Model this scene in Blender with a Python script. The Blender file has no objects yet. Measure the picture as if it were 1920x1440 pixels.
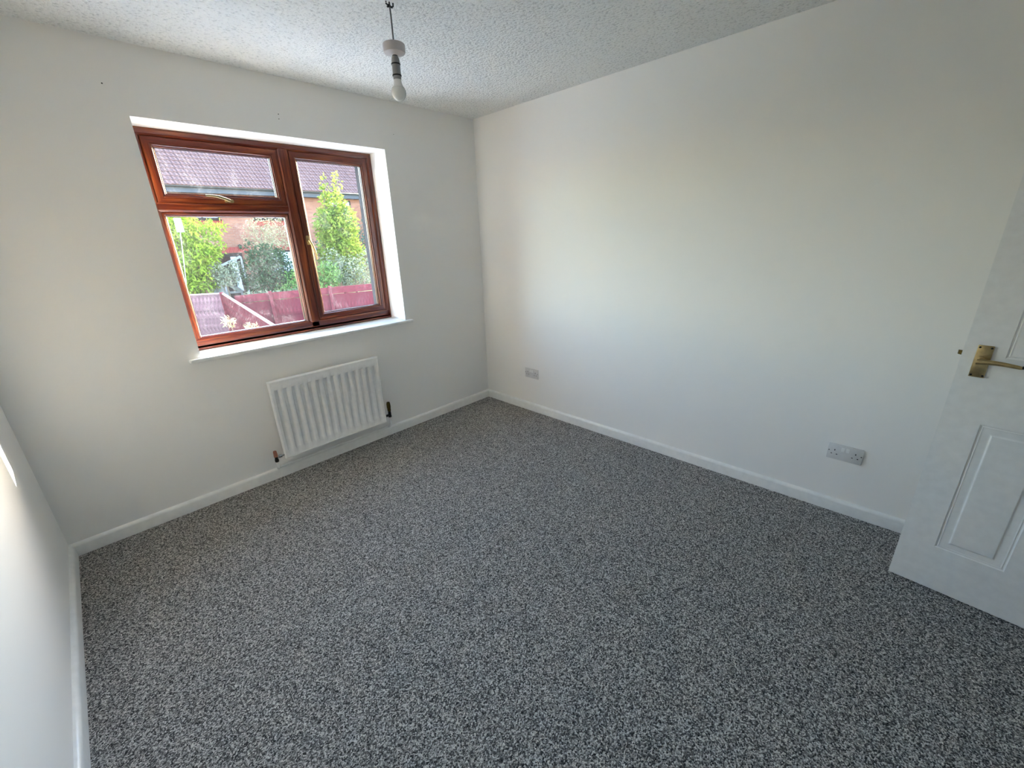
import bpy, bmesh, math, random
from mathutils import Vector, Matrix
random.seed(7)
scene = bpy.context.scene
COL = scene.collection

# ------------------------------------------------------------------ camera
CAM = Vector((-2.544, -2.8246, 1.456))
YAW, PITCH, ROLL, FPX = 0.7939, 0.3405, -0.0369, 774.44
def cam_axes():
    ca, sa, cb, sb = math.cos(YAW), math.sin(YAW), math.cos(PITCH), math.sin(PITCH)
    fwd = Vector((sa*cb, ca*cb, -sb)); right = Vector((ca, -sa, 0)); up = right.cross(fwd)
    cc, sc = math.cos(ROLL), math.sin(ROLL)
    return cc*right + sc*up, -sc*right + cc*up, fwd
RX, UY, FW = cam_axes()
cd = bpy.data.cameras.new('camera'); cam = bpy.data.objects.new('camera', cd); COL.objects.link(cam)
m = Matrix((RX, UY, -FW)).transposed().to_4x4(); m.translation = CAM; cam.matrix_world = m
cd.sensor_fit = 'HORIZONTAL'; cd.sensor_width = 36; cd.lens = FPX/1920*36
cd.clip_start = 0.02; cd.clip_end = 300
scene.camera = cam
def at(u, v, Y):
    d = FW + RX*((u-960)/FPX) - UY*((v-720)/FPX)
    return CAM + d*((Y-CAM.y)/d.y)

# ------------------------------------------------------------------ light
SKY = 1.05; SUN = 6.2; SUN_AB = 2.08; SUN_EL = 17.0
world = bpy.data.worlds.new('world'); scene.world = world; world.use_nodes = True
bg = world.node_tree.nodes['Background']; bg.inputs[1].default_value = SKY
sk = world.node_tree.nodes.new('ShaderNodeTexSky'); sk.sky_type = 'NISHITA'; sk.sun_disc = False
sk.dust_density = 0.9; sk.sun_elevation = math.radians(SUN_EL); sk.sun_rotation = math.atan2(SUN_AB, 1); world.node_tree.links.new(sk.outputs[0], bg.inputs[0])
sl = bpy.data.lights.new('sun', 'SUN'); sl.energy = SUN; sl.angle = math.radians(0.6); sl.color = (1, 0.985, 0.97)
so = bpy.data.objects.new('sun', sl); COL.objects.link(so)
sv = Vector((SUN_AB, 1, 0)).normalized()*math.cos(math.radians(SUN_EL)) + Vector((0, 0, math.sin(math.radians(SUN_EL))))
so.rotation_euler = sv.to_track_quat('Z', 'Y').to_euler(); so.location = (8, 4, 5)
pl = bpy.data.lights.new('window_portal', 'AREA'); pl.shape = 'RECTANGLE'; pl.size = 1.34; pl.size_y = 1.2; pl.cycles.is_portal = True
po = bpy.data.objects.new('window_portal', pl); COL.objects.link(po); po.location = (-1.49, 0.30, 1.47); po.rotation_euler = (-math.pi/2, 0, 0)
vs = scene.view_settings; vs.view_transform = 'Standard'; vs.look = 'None'; vs.gamma = 1; vs.use_curve_mapping = False
vs.exposure = 2.55
scene.cycles.max_bounces = 12; scene.cycles.diffuse_bounces = 9; scene.cycles.transparent_max_bounces = 16

# ------------------------------------------------------------------ materials
def srgb(r, g, b):
    f = lambda c: (c/255/12.92) if c/255 <= 0.04045 else ((c/255+0.055)/1.055)**2.4
    return (f(r), f(g), f(b), 1)
class NT:
    def __init__(s, name):
        s.m = bpy.data.materials.new(name); s.m.use_nodes = True; s.t = s.m.node_tree; s.n = s.t.nodes
        s.b = s.n['Principled BSDF']; s.out = s.n['Material Output']
    def add(s, typ, **kw):
        n = s.n.new(typ)
        for k, v in kw.items():
            if k in n.inputs: n.inputs[k].default_value = v
            else: setattr(n, k, v)
        return n
    def link(s, a, b): s.t.links.new(a, b)
    def coord(s, kind='Object', scale=(1, 1, 1), rot=(0, 0, 0)):
        c = s.add('ShaderNodeTexCoord'); mp = s.add('ShaderNodeMapping'); mp.inputs['Scale'].default_value = scale; mp.inputs['Rotation'].default_value = rot
        s.link(c.outputs[kind], mp.inputs['Vector']); return mp.outputs[0]
    def ramp(s, fac, stops):
        r = s.add('ShaderNodeValToRGB'); e = r.color_ramp.elements
        while len(e) < len(stops): e.new(0.5)
        for i, (p, c) in enumerate(stops): e[i].position = p; e[i].color = c
        s.link(fac, r.inputs[0]); return r.outputs[0]
    def bump(s, h, strength=0.3, dist=0.002):
        b = s.add('ShaderNodeBump', Strength=strength, Distance=dist); s.link(h, b.inputs['Height']); s.link(b.outputs[0], s.b.inputs['Normal']); return b
def plain(name, col, rough=0.5, metal=0.0, spec=0.5, noise=0.0, nscale=30):
    t = NT(name); b = t.b; b.inputs['Base Color'].default_value = col; b.inputs['Roughness'].default_value = rough
    b.inputs['Metallic'].default_value = metal; b.inputs['Specular IOR Level'].default_value = spec
    n = t.add('ShaderNodeTexNoise', Scale=nscale, Detail=4.0); t.link(t.coord(), n.inputs['Vector'])
    k = noise if noise else 0.04
    lo = tuple(c*(1-k) for c in col[:3])+(1,); hi = tuple(min(1, c*(1+k)) for c in col[:3])+(1,)
    t.link(t.ramp(n.outputs['Fac'], [(0.3, lo), (0.7, hi)]), b.inputs['Base Color'])
    return t.m
def mat_paint():
    t = NT('white_emulsion'); t.b.inputs['Roughness'].default_value = 0.75; t.b.inputs['Specular IOR Level'].default_value = 0.3
    t.b.inputs['Base Color'].default_value = (0.880, 0.872, 0.852, 1)
    v = t.coord(); n = t.add('ShaderNodeTexNoise', Scale=260.0, Detail=3.0); t.link(v, n.inputs['Vector']); t.bump(n.outputs['Fac'], 0.12, 0.001)
    return t.m
def mat_ceiling():
    t = NT('stippled_ceiling'); t.b.inputs['Roughness'].default_value = 0.85; t.b.inputs['Specular IOR Level'].default_value = 0.2
    v = t.coord(); n = t.add('ShaderNodeTexNoise', Scale=75.0, Detail=2.5, Roughness=0.55); t.link(v, n.inputs['Vector'])
    t.link(t.ramp(n.outputs['Fac'], [(0.30, (0.62, 0.63, 0.62, 1)), (0.44, (0.83, 0.835, 0.82, 1))]), t.b.inputs['Base Color'])
    t.bump(t.ramp(n.outputs['Fac'], [(0.32, (0, 0, 0, 1)), (0.6, (1, 1, 1, 1))]), 0.75, 0.006)
    return t.m
def mat_carpet():
    t = NT('grey_loop_carpet'); t.b.inputs['Roughness'].default_value = 1.0; t.b.inputs['Specular IOR Level'].default_value = 0.05
    v = t.coord(); vo = t.add('ShaderNodeTexVoronoi', Scale=265.0); t.link(v, vo.inputs['Vector'])
    sep = t.add('ShaderNodeSeparateColor'); t.link(vo.outputs['Color'], sep.inputs[0])
    n = t.add('ShaderNodeTexNoise', Scale=345.0, Detail=3.0, Roughness=0.6); t.link(v, n.inputs['Vector'])
    mx = t.add('ShaderNodeMath', operation='ADD'); ml = t.add('ShaderNodeMath', operation='MULTIPLY'); ml.inputs[1].default_value = 0.55
    t.link(sep.outputs[0], ml.inputs[0]); t.link(ml.outputs[0], mx.inputs[0])
    m2 = t.add('ShaderNodeMath', operation='MULTIPLY'); m2.inputs[1].default_value = 0.5; t.link(n.outputs['Fac'], m2.inputs[0]); t.link(m2.outputs[0], mx.inputs[1])
    c = t.ramp(mx.outputs[0], [(0.24, srgb(40, 40, 41)), (0.45, srgb(116, 114, 112)), (0.62, srgb(174, 171, 167)), (0.82, srgb(238, 235, 230))])
    t.link(c, t.b.inputs['Base Color'])
    h = t.add('ShaderNodeMath', operation='SUBTRACT'); t.link(n.outputs['Fac'], h.inputs[0]); t.link(vo.outputs['Distance'], h.inputs[1])
    t.bump(h.outputs[0], 0.8, 0.006)
    return t.m
def mat_wood(name, dark, mid, light, rough=0.28, axis='x'):
    t = NT(name); t.b.inputs['Roughness'].default_value = rough; t.b.inputs['Coat Weight'].default_value = 0.25; t.b.inputs['Coat Roughness'].default_value = 0.15
    sc = (3, 60, 60) if axis == 'x' else (60, 60, 3)
    v = t.coord(scale=sc); n = t.add('ShaderNodeTexNoise', Scale=1.0, Detail=5.0, Distortion=0.8); t.link(v, n.inputs['Vector'])
    t.link(t.ramp(n.outputs['Fac'], [(0.3, dark), (0.5, mid), (0.72, light)]), t.b.inputs['Base Color'])
    t.bump(n.outputs['Fac'], 0.05, 0.001)
    return t.m
def mat_glass():
    t = NT('dusty_window_glass'); n = t.n
    tr = t.add('ShaderNodeBsdfTransparent'); tr.inputs[0].default_value = (0.96, 0.97, 0.965, 1)
    gl = t.add('ShaderNodeBsdfGlossy', Roughness=0.02); lw = t.add('ShaderNodeLayerWeight', Blend=0.5)
    pw = t.add('ShaderNodeMath', operation='POWER'); pw.inputs[1].default_value = 5.0; t.link(lw.outputs['Facing'], pw.inputs[0])
    fr = t.add('ShaderNodeMath', operation='MULTIPLY_ADD'); fr.inputs[1].default_value = 0.96; fr.inputs[2].default_value = 0.03; t.link(pw.outputs[0], fr.inputs[0])
    m1 = t.add('ShaderNodeMixShader'); t.link(fr.outputs[0], m1.inputs[0]); t.link(tr.outputs[0], m1.inputs[1]); t.link(gl.outputs[0], m1.inputs[2])
    tl = t.add('ShaderNodeBsdfTranslucent'); tl.inputs[0].default_value = (0.95, 0.95, 0.95, 1)
    v = t.coord(scale=(1, 1, 0.6)); a = t.add('ShaderNodeTexNoise', Scale=7.0, Detail=8.0, Roughness=0.7, Distortion=1.5); t.link(v, a.inputs['Vector'])
    b = t.add('ShaderNodeTexNoise', Scale=60.0, Detail=4.0, Roughness=0.7, Distortion=3.0); t.link(v, b.inputs['Vector'])
    ad = t.add('ShaderNodeMath', operation='MULTIPLY'); t.link(a.outputs['Fac'], ad.inputs[0]); t.link(b.outputs['Fac'], ad.inputs[1])
    f = t.ramp(ad.outputs[0], [(0.15, (0.0015,)*3+(1,)), (0.29, (0.0045,)*3+(1,)), (0.40, (0.03,)*3+(1,))])
    m2 = t.add('ShaderNodeMixShader'); t.link(f, m2.inputs[0]); t.link(m1.outputs[0], m2.inputs[1]); t.link(tl.outputs[0], m2.inputs[2])
    t.link(m2.outputs[0], t.out.inputs['Surface']); return t.m
def mat_leaf(name, c1, c2, c3, trans=0.45):
    t = NT(name); v = t.coord(); n = t.add('ShaderNodeTexNoise', Scale=3.5, Detail=5.0, Roughness=0.75); t.link(v, n.inputs['Vector'])
    col = t.ramp(n.outputs['Fac'], [(0.32, c1), (0.5, c2), (0.68, c3)])
    df = t.add('ShaderNodeBsdfDiffuse'); tl = t.add('ShaderNodeBsdfTranslucent'); mx = t.add('ShaderNodeMixShader'); mx.inputs[0].default_value = trans
    t.link(col, df.inputs[0]); t.link(col, tl.inputs[0]); t.link(df.outputs[0], mx.inputs[1]); t.link(tl.outputs[0], mx.inputs[2]); t.link(mx.outputs[0], t.out.inputs['Surface'])
    return t.m
def mat_brick():
    t = NT('pink_facing_brick'); v = t.coord(rot=(math.pi/2, 0, 0))
    b = t.add('ShaderNodeTexBrick', Scale=1.0); b.inputs['Brick Width'].default_value = 0.225; b.inputs['Row Height'].default_value = 0.075; b.inputs['Mortar Size'].default_value = 0.006
    b.inputs['Color1'].default_value = srgb(120, 79, 63); b.inputs['Color2'].default_value = srgb(100, 59, 50); b.inputs['Mortar'].default_value = srgb(108, 95, 84); b.inputs['Bias'].default_value = -0.2
    t.link(v, b.inputs['Vector']); n = t.add('ShaderNodeTexNoise', Scale=3.0, Detail=6.0); t.link(v, n.inputs['Vector'])
    mx = t.add('ShaderNodeMix', data_type='RGBA', blend_type='MULTIPLY'); mx.inputs[0].default_value = 0.6
    t.link(b.outputs['Color'], mx.inputs[6]); t.link(t.ramp(n.outputs['Fac'], [(0.3, (0.6, 0.6, 0.6, 1)), (0.7, (1, 1, 1, 1))]), mx.inputs[7]); t.link(mx.outputs[2], t.b.inputs['Base Color'])
    t.b.inputs['Roughness'].default_value = 0.9; t.b.inputs['Specular IOR Level'].default_value = 0.12; return t.m
M = {}
M['paint'] = mat_paint(); M['ceiling'] = mat_ceiling(); M['carpet'] = mat_carpet()
M['gloss'] = plain('white_gloss_paint', (0.84, 0.845, 0.83, 1), 0.32)
M['door'] = plain('white_satin_door', (0.80, 0.81, 0.80, 1), 0.42)
M['rose_h'] = mat_wood('rosewood_film', srgb(62, 14, 6), srgb(96, 34, 12), srgb(142, 76, 34))
M['rose_v'] = mat_wood('rosewood_film_upright', srgb(60, 13, 6), srgb(92, 32, 12), srgb(136, 70, 32), axis='z')
M['seal'] = plain('black_rubber_seal', srgb(24, 24, 26), 0.6)
M['glass'] = mat_glass()
M['brass'] = plain('aged_brass', srgb(186, 164, 118), 0.30, 1.0, noise=0.15, nscale=60)
M['brass_dark'] = plain('tarnished_brass', srgb(92, 78, 40), 0.4, 1.0, noise=0.3, nscale=80)
M['copper'] = plain('copper_cap', srgb(190, 130, 108), 0.4, 0.7, noise=0.15)
M['iron'] = plain('dark_iron', srgb(28, 26, 22), 0.45, 0.5)
M['chrome'] = plain('chrome', srgb(200, 204, 208), 0.15, 1.0)
M['rad'] = plain('radiator_enamel', (0.90, 0.90, 0.89, 1), 0.3)
M['plastic'] = plain('white_plastic', (0.80, 0.80, 0.79, 1), 0.35)
M['plastic_grey'] = plain('greyed_plastic', srgb(214, 213, 212), 0.4)
M['cover'] = plain('yellowed_rose_cover', srgb(196, 188, 187), 0.4)
M['holder'] = plain('grey_lampholder_plastic', srgb(150, 148, 148), 0.45)
M['black'] = plain('black_plastic', srgb(14, 14, 15), 0.5)
M['bulb'] = plain('opal_bulb', srgb(232, 232, 228), 0.12)
M['flex'] = plain('grey_flex', srgb(104, 104, 102), 0.5)
M['brick'] = mat_brick()
M['darkbrick'] = plain('dark_engineering_brick', srgb(42, 36, 36), 0.9, spec=0.2, noise=0.2, nscale=12)
M['soldier'] = plain('red_brick', srgb(116, 50, 46), 0.9, spec=0.12, noise=0.3, nscale=9)
M['tile'] = plain('plain_grey_brown_tile', srgb(80, 59, 57), 0.85, spec=0.12, noise=0.25, nscale=4)
M['fascia'] = plain('grey_fascia', srgb(52, 55, 62), 0.6, spec=0.12)
M['gutter'] = plain('dark_gutter', srgb(28, 30, 34), 0.5)
M['brownframe'] = plain('dark_brown_frame', srgb(27, 18, 18), 0.5, spec=0.12)
M['curtain'] = plain('white_net_curtain', srgb(143, 147, 152), 0.9, spec=0.12, noise=0.1, nscale=20)
M['darkglass'] = plain('dark_glass', srgb(33, 20, 20), 0.1)
M['fence'] = plain('burgundy_fence_stain', srgb(88, 36, 42), 0.85, spec=0.12, noise=0.35, nscale=12)
M['fence_old'] = plain('weathered_mauve_fence', srgb(92, 66, 70), 0.9, spec=0.12, noise=0.5, nscale=14)
M['cap'] = plain('pale_fence_capping', srgb(143, 118, 118), 0.8, spec=0.12, noise=0.15)
M['greywood'] = plain('silvered_timber', srgb(131, 130, 130), 0.8, spec=0.12, noise=0.15)
M['sheet'] = plain('pale_plastic_sheet', srgb(133, 143, 143), 0.5, spec=0.12, noise=0.1)
M['grass'] = plain('lawn', srgb(80, 92, 52), 0.95, spec=0.12, noise=0.4, nscale=20)
M['bounce_paving'] = plain('pale_bounce_paving', srgb(206, 206, 204), 0.9, spec=0.12, noise=0.08, nscale=6)  # kept pale so the added slab reflects more light indoors
M['bark'] = plain('bark', srgb(87, 73, 59), 0.9, spec=0.12, noise=0.3)
M['leaf_lime'] = mat_leaf('lime_leaf', srgb(68, 96, 30), srgb(109, 130, 41), srgb(153, 159, 68))
M['leaf_gold'] = mat_leaf('golden_green_leaf', srgb(55, 79, 35), srgb(99, 114, 44), srgb(142, 145, 70))
M['leaf_dark'] = mat_leaf('dark_green_leaf', srgb(18, 39, 26), srgb(39, 58, 39), srgb(72, 89, 60), 0.25)
M['leaf_blue'] = mat_leaf('blue_green_leaf', srgb(23, 49, 46), srgb(46, 75, 65), srgb(75, 102, 88), 0.25)
M['leaf_mid'] = mat_leaf('mid_green_leaf', srgb(43, 73, 37), srgb(81, 108, 56), srgb(131, 149, 89), 0.35)
M['leaf_pale'] = mat_leaf('pale_sprig_leaf', srgb(89, 90, 67), srgb(124, 120, 93), srgb(156, 149, 123), 0.35)
M['leaf_sage'] = mat_leaf('sage_leaf', srgb(67, 75, 63), srgb(100, 105, 86), srgb(131, 134, 112), 0.3)
M['flower'] = mat_leaf('cream_flower', srgb(117, 105, 73), srgb(137, 127, 100), srgb(149, 145, 126), 0.3)

# ------------------------------------------------------------------ mesh helpers
def link(name, mesh, mat, parent=None, smooth=False):
    o = bpy.data.objects.new(name, mesh); COL.objects.link(o)
    if mat is not None and not mesh.materials: mesh.materials.append(mat)
    if smooth: mesh.polygons.foreach_set('use_smooth', [True]*len(mesh.polygons))
    if parent is not None: o.parent = parent
    return o
def obj(name, bm, mat, parent=None, smooth=False, angle=None):
    bmesh.ops.recalc_face_normals(bm, faces=bm.faces)
    me = bpy.data.meshes.new(name); bm.to_mesh(me); bm.free()
    o = link(name, me, mat, parent, smooth or angle is not None)
    if angle is not None: me.set_sharp_from_angle(angle=math.radians(angle))
    return o
def tag(o, label, cat, group=None):
    o['label'] = label; o['category'] = cat
    if group: o['group'] = group
    return o
def struct(o, label=None, cat=None):
    o['kind'] = 'structure'
    if label: o['label'] = label
    if cat: o['category'] = cat
    return o
def empty(name, loc=(0, 0, 0), rot=None, parent=None):
    o = bpy.data.objects.new(name, None); COL.objects.link(o); o.location = loc; o.empty_display_size = 0.1
    if rot: o.rotation_euler = rot
    if parent is not None: o.parent = parent
    return o
def box(bm, x0, x1, y0, y1, z0, z1, bev=0.0, seg=2):
    r = bmesh.ops.create_cube(bm, size=1.0, matrix=Matrix.Translation(((x0+x1)/2, (y0+y1)/2, (z0+z1)/2)) @ Matrix.Diagonal((abs(x1-x0), abs(y1-y0), abs(z1-z0), 1)))
    if bev > 0:
        es = list({e for v in r['verts'] for e in v.link_edges})
        bmesh.ops.bevel(bm, geom=es, offset=bev, segments=seg, affect='EDGES', profile=0.5)
    return bm
def B(*a, **k): return box(bmesh.new(), *a, **k)
def lathe(bm, prof, c=(0, 0, 0), axis=(0, 0, 1), n=24):
    q = Vector((0, 0, 1)).rotation_difference(Vector(axis)); c = Vector(c); rings = []
    for r, h in prof:
        if r < 1e-6: rings.append([bm.verts.new(c + q @ Vector((0, 0, h)))])
        else: rings.append([bm.verts.new(c + q @ Vector((r*math.cos(2*math.pi*i/n), r*math.sin(2*math.pi*i/n), h))) for i in range(n)])
    for a, b in zip(rings, rings[1:]):
        for i in range(n):
            j = (i+1) % n
            if len(a) == 1 and len(b) == 1: continue
            if len(a) == 1: bm.faces.new((a[0], b[i], b[j]))
            elif len(b) == 1: bm.faces.new((a[i], a[j], b[0]))
            else: bm.faces.new((a[i], a[j], b[j], b[i]))
    for ring, flip in ((rings[0], True), (rings[-1], False)):
        if len(ring) > 2: bm.faces.new(ring)
    return bm
def tube(bm, pts, rad, n=10):
    pts = [Vector(p) for p in pts]; rads = rad if isinstance(rad, (list, tuple)) else [rad]*len(pts)
    up = Vector((0.13, 0.27, 0.95)); rings = []
    for i, p in enumerate(pts):
        d = (pts[min(i+1, len(pts)-1)] - pts[max(i-1, 0)]).normalized()
        s = d.cross(up).normalized() if abs(d.dot(up)) < 0.97 else d.cross(Vector((1, 0, 0))).normalized()
        t = d.cross(s)
        rings.append([bm.verts.new(p + (s*math.cos(2*math.pi*k/n) + t*math.sin(2*math.pi*k/n))*rads[i]) for k in range(n)])
    for a, b in zip(rings, rings[1:]):
        for k in range(n): bm.faces.new((a[k], a[(k+1) % n], b[(k+1) % n], b[k]))
    bm.faces.new(rings[0]); bm.faces.new(rings[-1][::-1]); return bm
def ring_frame(bm, x0, x1, z0, z1, prof, grain=False):
    """mitred rectangular frame in the xz plane; prof = closed loop of (inset, y)."""
    loops = []
    for d, y in prof:
        loops.append([bm.verts.new(v) for v in ((x0+d, y, z0+d), (x1-d, y, z0+d), (x1-d, y, z1-d), (x0+d, y, z1-d))])
    for a, b in zip(loops, loops[1:] + loops[:1]):
        for i in range(4): bm.faces.new((a[i], a[(i+1) % 4], b[(i+1) % 4], b[i])).material_index = (i % 2 if grain else 0)
    return bm
def bar_between(bm, p, q, w, h, up=(0, 0, 1)):
    p, q = Vector(p), Vector(q); d = (q-p); L = d.length; d.normalize(); s = d.cross(Vector(up)).normalized(); t = s.cross(d)
    mt = Matrix((d, s, t)).transposed().to_4x4(); mt.translation = (p+q)/2
    bmesh.ops.create_cube(bm, size=1.0, matrix=mt @ Matrix.Diagonal((L, w, h, 1))); return bm

# ------------------------------------------------------------------ room shell
W, H, YB = 2.907, 2.35, -3.76
TF = 0.46                                  # thickness of the window wall
WX0, WX1, WZ0, WZ1 = -2.153, -0.826, 0.882, 2.054
struct(obj('floor', B(-W-0.1, 0.1, YB-0.1, 0.1, -0.2, 0), M['carpet']), 'dark grey flecked loop pile carpet', 'carpet')
struct(obj('ceiling', B(-W-0.12, 0.12, YB-0.12, 0.27, H, H+0.2), M['ceiling']), 'white stippled ceiling', 'ceiling')
bm = bmesh.new()
TI = 0.27
box(bm, -W-0.12, WX0, 0, TI, -0.2, H); box(bm, WX1, 0.12, 0, TI, -0.2, H); box(bm, WX0, WX1, 0, TI, -0.2, WZ0-0.02); box(bm, WX0, WX1, 0, TI, WZ1, H)
wf = struct(obj('wall_far', bm, M['paint']), 'white painted wall with the window', 'wall')
bm = bmesh.new()
box(bm, -6, WX0, TI, TF, -2.7, H+0.2); box(bm, WX1, 4, TI, TF, -2.7, H+0.2); box(bm, WX0, WX1, TI, TF, -2.7, WZ0-0.02); box(bm, WX0, WX1, TI, TF, WZ1, H+0.2)
struct(obj('wall_outer', bm, M['darkbrick']), 'outer brick leaf of the window wall', 'wall')
struct(obj('wall_right', B(0, 0.12, YB-0.12, 0, -0.2, H), M['paint']), 'long white wall with two sockets', 'wall')
struct(obj('wall_left', B(-W-0.12, -W, YB-0.12, 0, -0.2, H), M['paint']), 'white wall with a sunlit streak', 'wall')
DX0, DX1 = -1.225, -0.44                    # doorway in the wall behind the camera
bm = bmesh.new()
box(bm, -W, DX0, YB-0.12, YB, -0.2, H); box(bm, DX1, 0, YB-0.12, YB, -0.2, H); box(bm, DX0, DX1, YB-0.12, YB, 2.0, H)
struct(obj('wall_near', bm, M['paint']), 'white wall with the doorway', 'wall')
bm = bmesh.new()                            # landing beyond the doorway
box(bm, -1.3, 0.1, YB-1.42, YB-1.32, -0.2, H); box(bm, -1.36, -1.3, YB-1.42, YB-0.12, -0.2, H); box(bm, 0.1, 0.2, YB-1.42, YB-0.12, -0.2, H); box(bm, -1.36, 0.2, YB-1.42, YB-0.12, H, H+0.1)
struct(obj('wall_landing', bm, M['paint']), 'white landing walls beyond the doorway', 'wall')
struct(obj('floor_landing', B(-1.36, 0.2, YB-1.42, YB-0.12, -0.2, 0), M['carpet']), 'grey carpet of the landing', 'carpet')
SK_H, SK_T = 0.071, 0.018
def skirting(name, p, q, nrm, label):
    p, q, n = Vector(p), Vector(q), Vector(nrm)
    prof = [(0, 0), (SK_T, 0), (SK_T, SK_H-0.016), (SK_T-0.0015, SK_H-0.010), (SK_T-0.006, SK_H-0.004), (SK_T-0.012, SK_H-0.001), (0, SK_H)]
    bm = bmesh.new(); A = [bm.verts.new(p + n*a + Vector((0, 0, b))) for a, b in prof]; C = [bm.verts.new(q + n*a + Vector((0, 0, b))) for a, b in prof]
    for i in range(len(prof)): j = (i+1) % len(prof); bm.faces.new((A[i], A[j], C[j], C[i]))
    bm.faces.new(A); bm.faces.new(C[::-1])
    return struct(obj(name, bm, M['gloss'], angle=35), label, 'skirting board')
skirting('baseboard_far', (-W, 0, 0), (0, 0, 0), (0, -1, 0), 'white skirting board under the radiator')
skirting('baseboard_right', (0, -SK_T, 0), (0, YB, 0), (-1, 0, 0), 'white skirting board below the two sockets')
skirting('baseboard_left', (-W, -SK_T, 0), (-W, YB, 0), (1, 0, 0), 'white skirting board along the sunlit wall')
skirting('baseboard_near', (-W+SK_T, YB, 0), (DX0-0.07, YB, 0), (0, 1, 0), 'white skirting board beside the doorway')
bm = bmesh.new()
box(bm, DX0-0.06, DX0, YB, YB+0.016, 0, 2.06, 0.004); box(bm, DX1, DX1+0.06, YB, YB+0.016, 0, 2.06, 0.004); box(bm, DX0, DX1, YB, YB+0.016, 2.0, 2.06, 0.004)
struct(obj('trim_2', bm, M['gloss']), 'white door architrave', 'architrave')
# window board
bm = B(-2.212, -0.771, -0.033, 0.0, WZ0-0.021, WZ0, 0.007, 3); box(bm, WX0, WX1, -0.004, 0.205, WZ0-0.02, WZ0)
struct(obj('trim_1', bm, M['gloss'], angle=40), 'white window board under the brown window', 'window sill')
# small screw holes left in the window wall
for (u, v, r) in ((191, 156, 0.0032), (522, 214, 0.003), (523, 223, 0.0026), (738, 252, 0.0022)):
    p = at(u, v, 0); bm = bmesh.new(); lathe(bm, [(r, 0), (r*0.8, 0.0008), (0, 0.0008)], (p.x, 0.0002, p.z), (0, -1, 0), 10)
    obj('screw_hole', bm, M['seal'], wf)

# ------------------------------------------------------------------ window
win = struct(empty('window_1', (-1.49, 0.2, 0.9)), 'reddish brown wood grain casement window with three panes', 'window')
WI = Matrix.Translation((1.49, -0.2, -0.9))
def wpart(name, bm, mat, parent=None, angle=30):
    bm.transform(WI); o = obj(name, bm, mat, parent or win, angle=angle)
    if any(p.material_index for p in o.data.polygons): o.data.materials.append(M['rose_v'])
    return o
FX0, FX1, FZ0, FZ1 = WX0+0.002, WX1-0.002, 0.884, 2.054
bm = ring_frame(bmesh.new(), FX0, FX1, FZ0, FZ1, [(0, 0.27), (0, 0.203), (0.004, 0.2), (0.026, 0.2), (0.041, 0.211), (0.043, 0.216), (0.043, 0.27)], True)
wpart('outer_frame', bm, M['rose_h'])
def bar_prof(bm, a0, a1, l0, l1, vert):
    prof = [(a0, 0.27), (a0, 0.213), (a0+0.014, 0.200), (a1-0.014, 0.200), (a1, 0.213), (a1, 0.27)]
    f = (lambda a, l, y: (a, y, l)) if vert else (lambda a, l, y: (l, y, a))
    A = [bm.verts.new(f(a, l0, y)) for a, y in prof]; C = [bm.verts.new(f(a, l1, y)) for a, y in prof]
    for i in range(len(prof)): j = (i+1) % len(prof); bm.faces.new((A[i], A[j], C[j], C[i]))
    bm.faces.new(A); bm.faces.new(C[::-1]); return bm
MX0, MX1, TZ0, TZ1 = -1.462, -1.386, 1.648, 1.706
wpart('mullion', bar_prof(bmesh.new(), MX0, MX1, FZ0+0.030, FZ1-0.030, True), M['rose_v'])
wpart('transom', bar_prof(bmesh.new(), TZ0, TZ1, FX0+0.030, MX0+0.006, False), M['rose_h'])
wpart('bottom_rail', bar_prof(bmesh.new(), FZ0, 0.957, FX0+0.012, FX1-0.012, False), M['rose_h'])
def pane(parent, x0, x1, z0, z1):
    return wpart('pane', B(x0, x1, 0.226, 0.232, z0, z1), M['glass'], parent)
def sash(x0, x1, z0, z1):
    bm = ring_frame(bmesh.new(), x0, x1, z0, z1, [(0, 0.262), (0, 0.206), (0.003, 0.203), (0.030, 0.203), (0.033, 0.205), (0.033, 0.262)], True)
    s = wpart('sash', bm, M['rose_h'])
    bd = ring_frame(bmesh.new(), x0+0.033, x1-0.033, z0+0.033, z1-0.033, [(0, 0.24), (0, 0.206), (0.002, 0.204), (0.005, 0.204), (0.007, 0.207), (0.009, 0.212), (0.012, 0.211), (0.015, 0.214), (0.016, 0.222), (0.016, 0.24)], True)
    wpart('glazing_bead', bd, M['rose_h'], s)
    sl_ = ring_frame(bmesh.new(), x0+0.047, x1-0.047, z0+0.047, z1-0.047, [(0, 0.226), (0, 0.222), (0.004, 0.222), (0.004, 0.226)])
    wpart('glazing_seal', sl_, M['seal'], s)
    pane(s, x0+0.040, x1-0.040, z0+0.040, z1-0.040)
    return s
s1 = sash(-2.110, -1.458, 1.697, 2.016)
s2 = sash(-1.392, -0.867, 0.951, 2.018)
bd = ring_frame(bmesh.new(), FX0+0.040, MX0+0.002, FZ0+0.055, TZ0+0.002, [(0, 0.25), (0, 0.211), (0.003, 0.208), (0.008, 0.208), (0.011, 0.213), (0.014, 0.212), (0.019, 0.217), (0.021, 0.224), (0.021, 0.25)], True)
wpart('glazing_bead', bd, M['rose_h'])
wpart('glazing_seal', ring_frame(bmesh.new(), FX0+0.058, MX0-0.016, FZ0+0.073, TZ0-0.016, [(0, 0.226), (0, 0.222), (0.004, 0.222), (0.004, 0.226)]), M['seal'])
pane(win, FX0+0.048, MX0-0.006, FZ0+0.062, TZ0-0.006)
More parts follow.
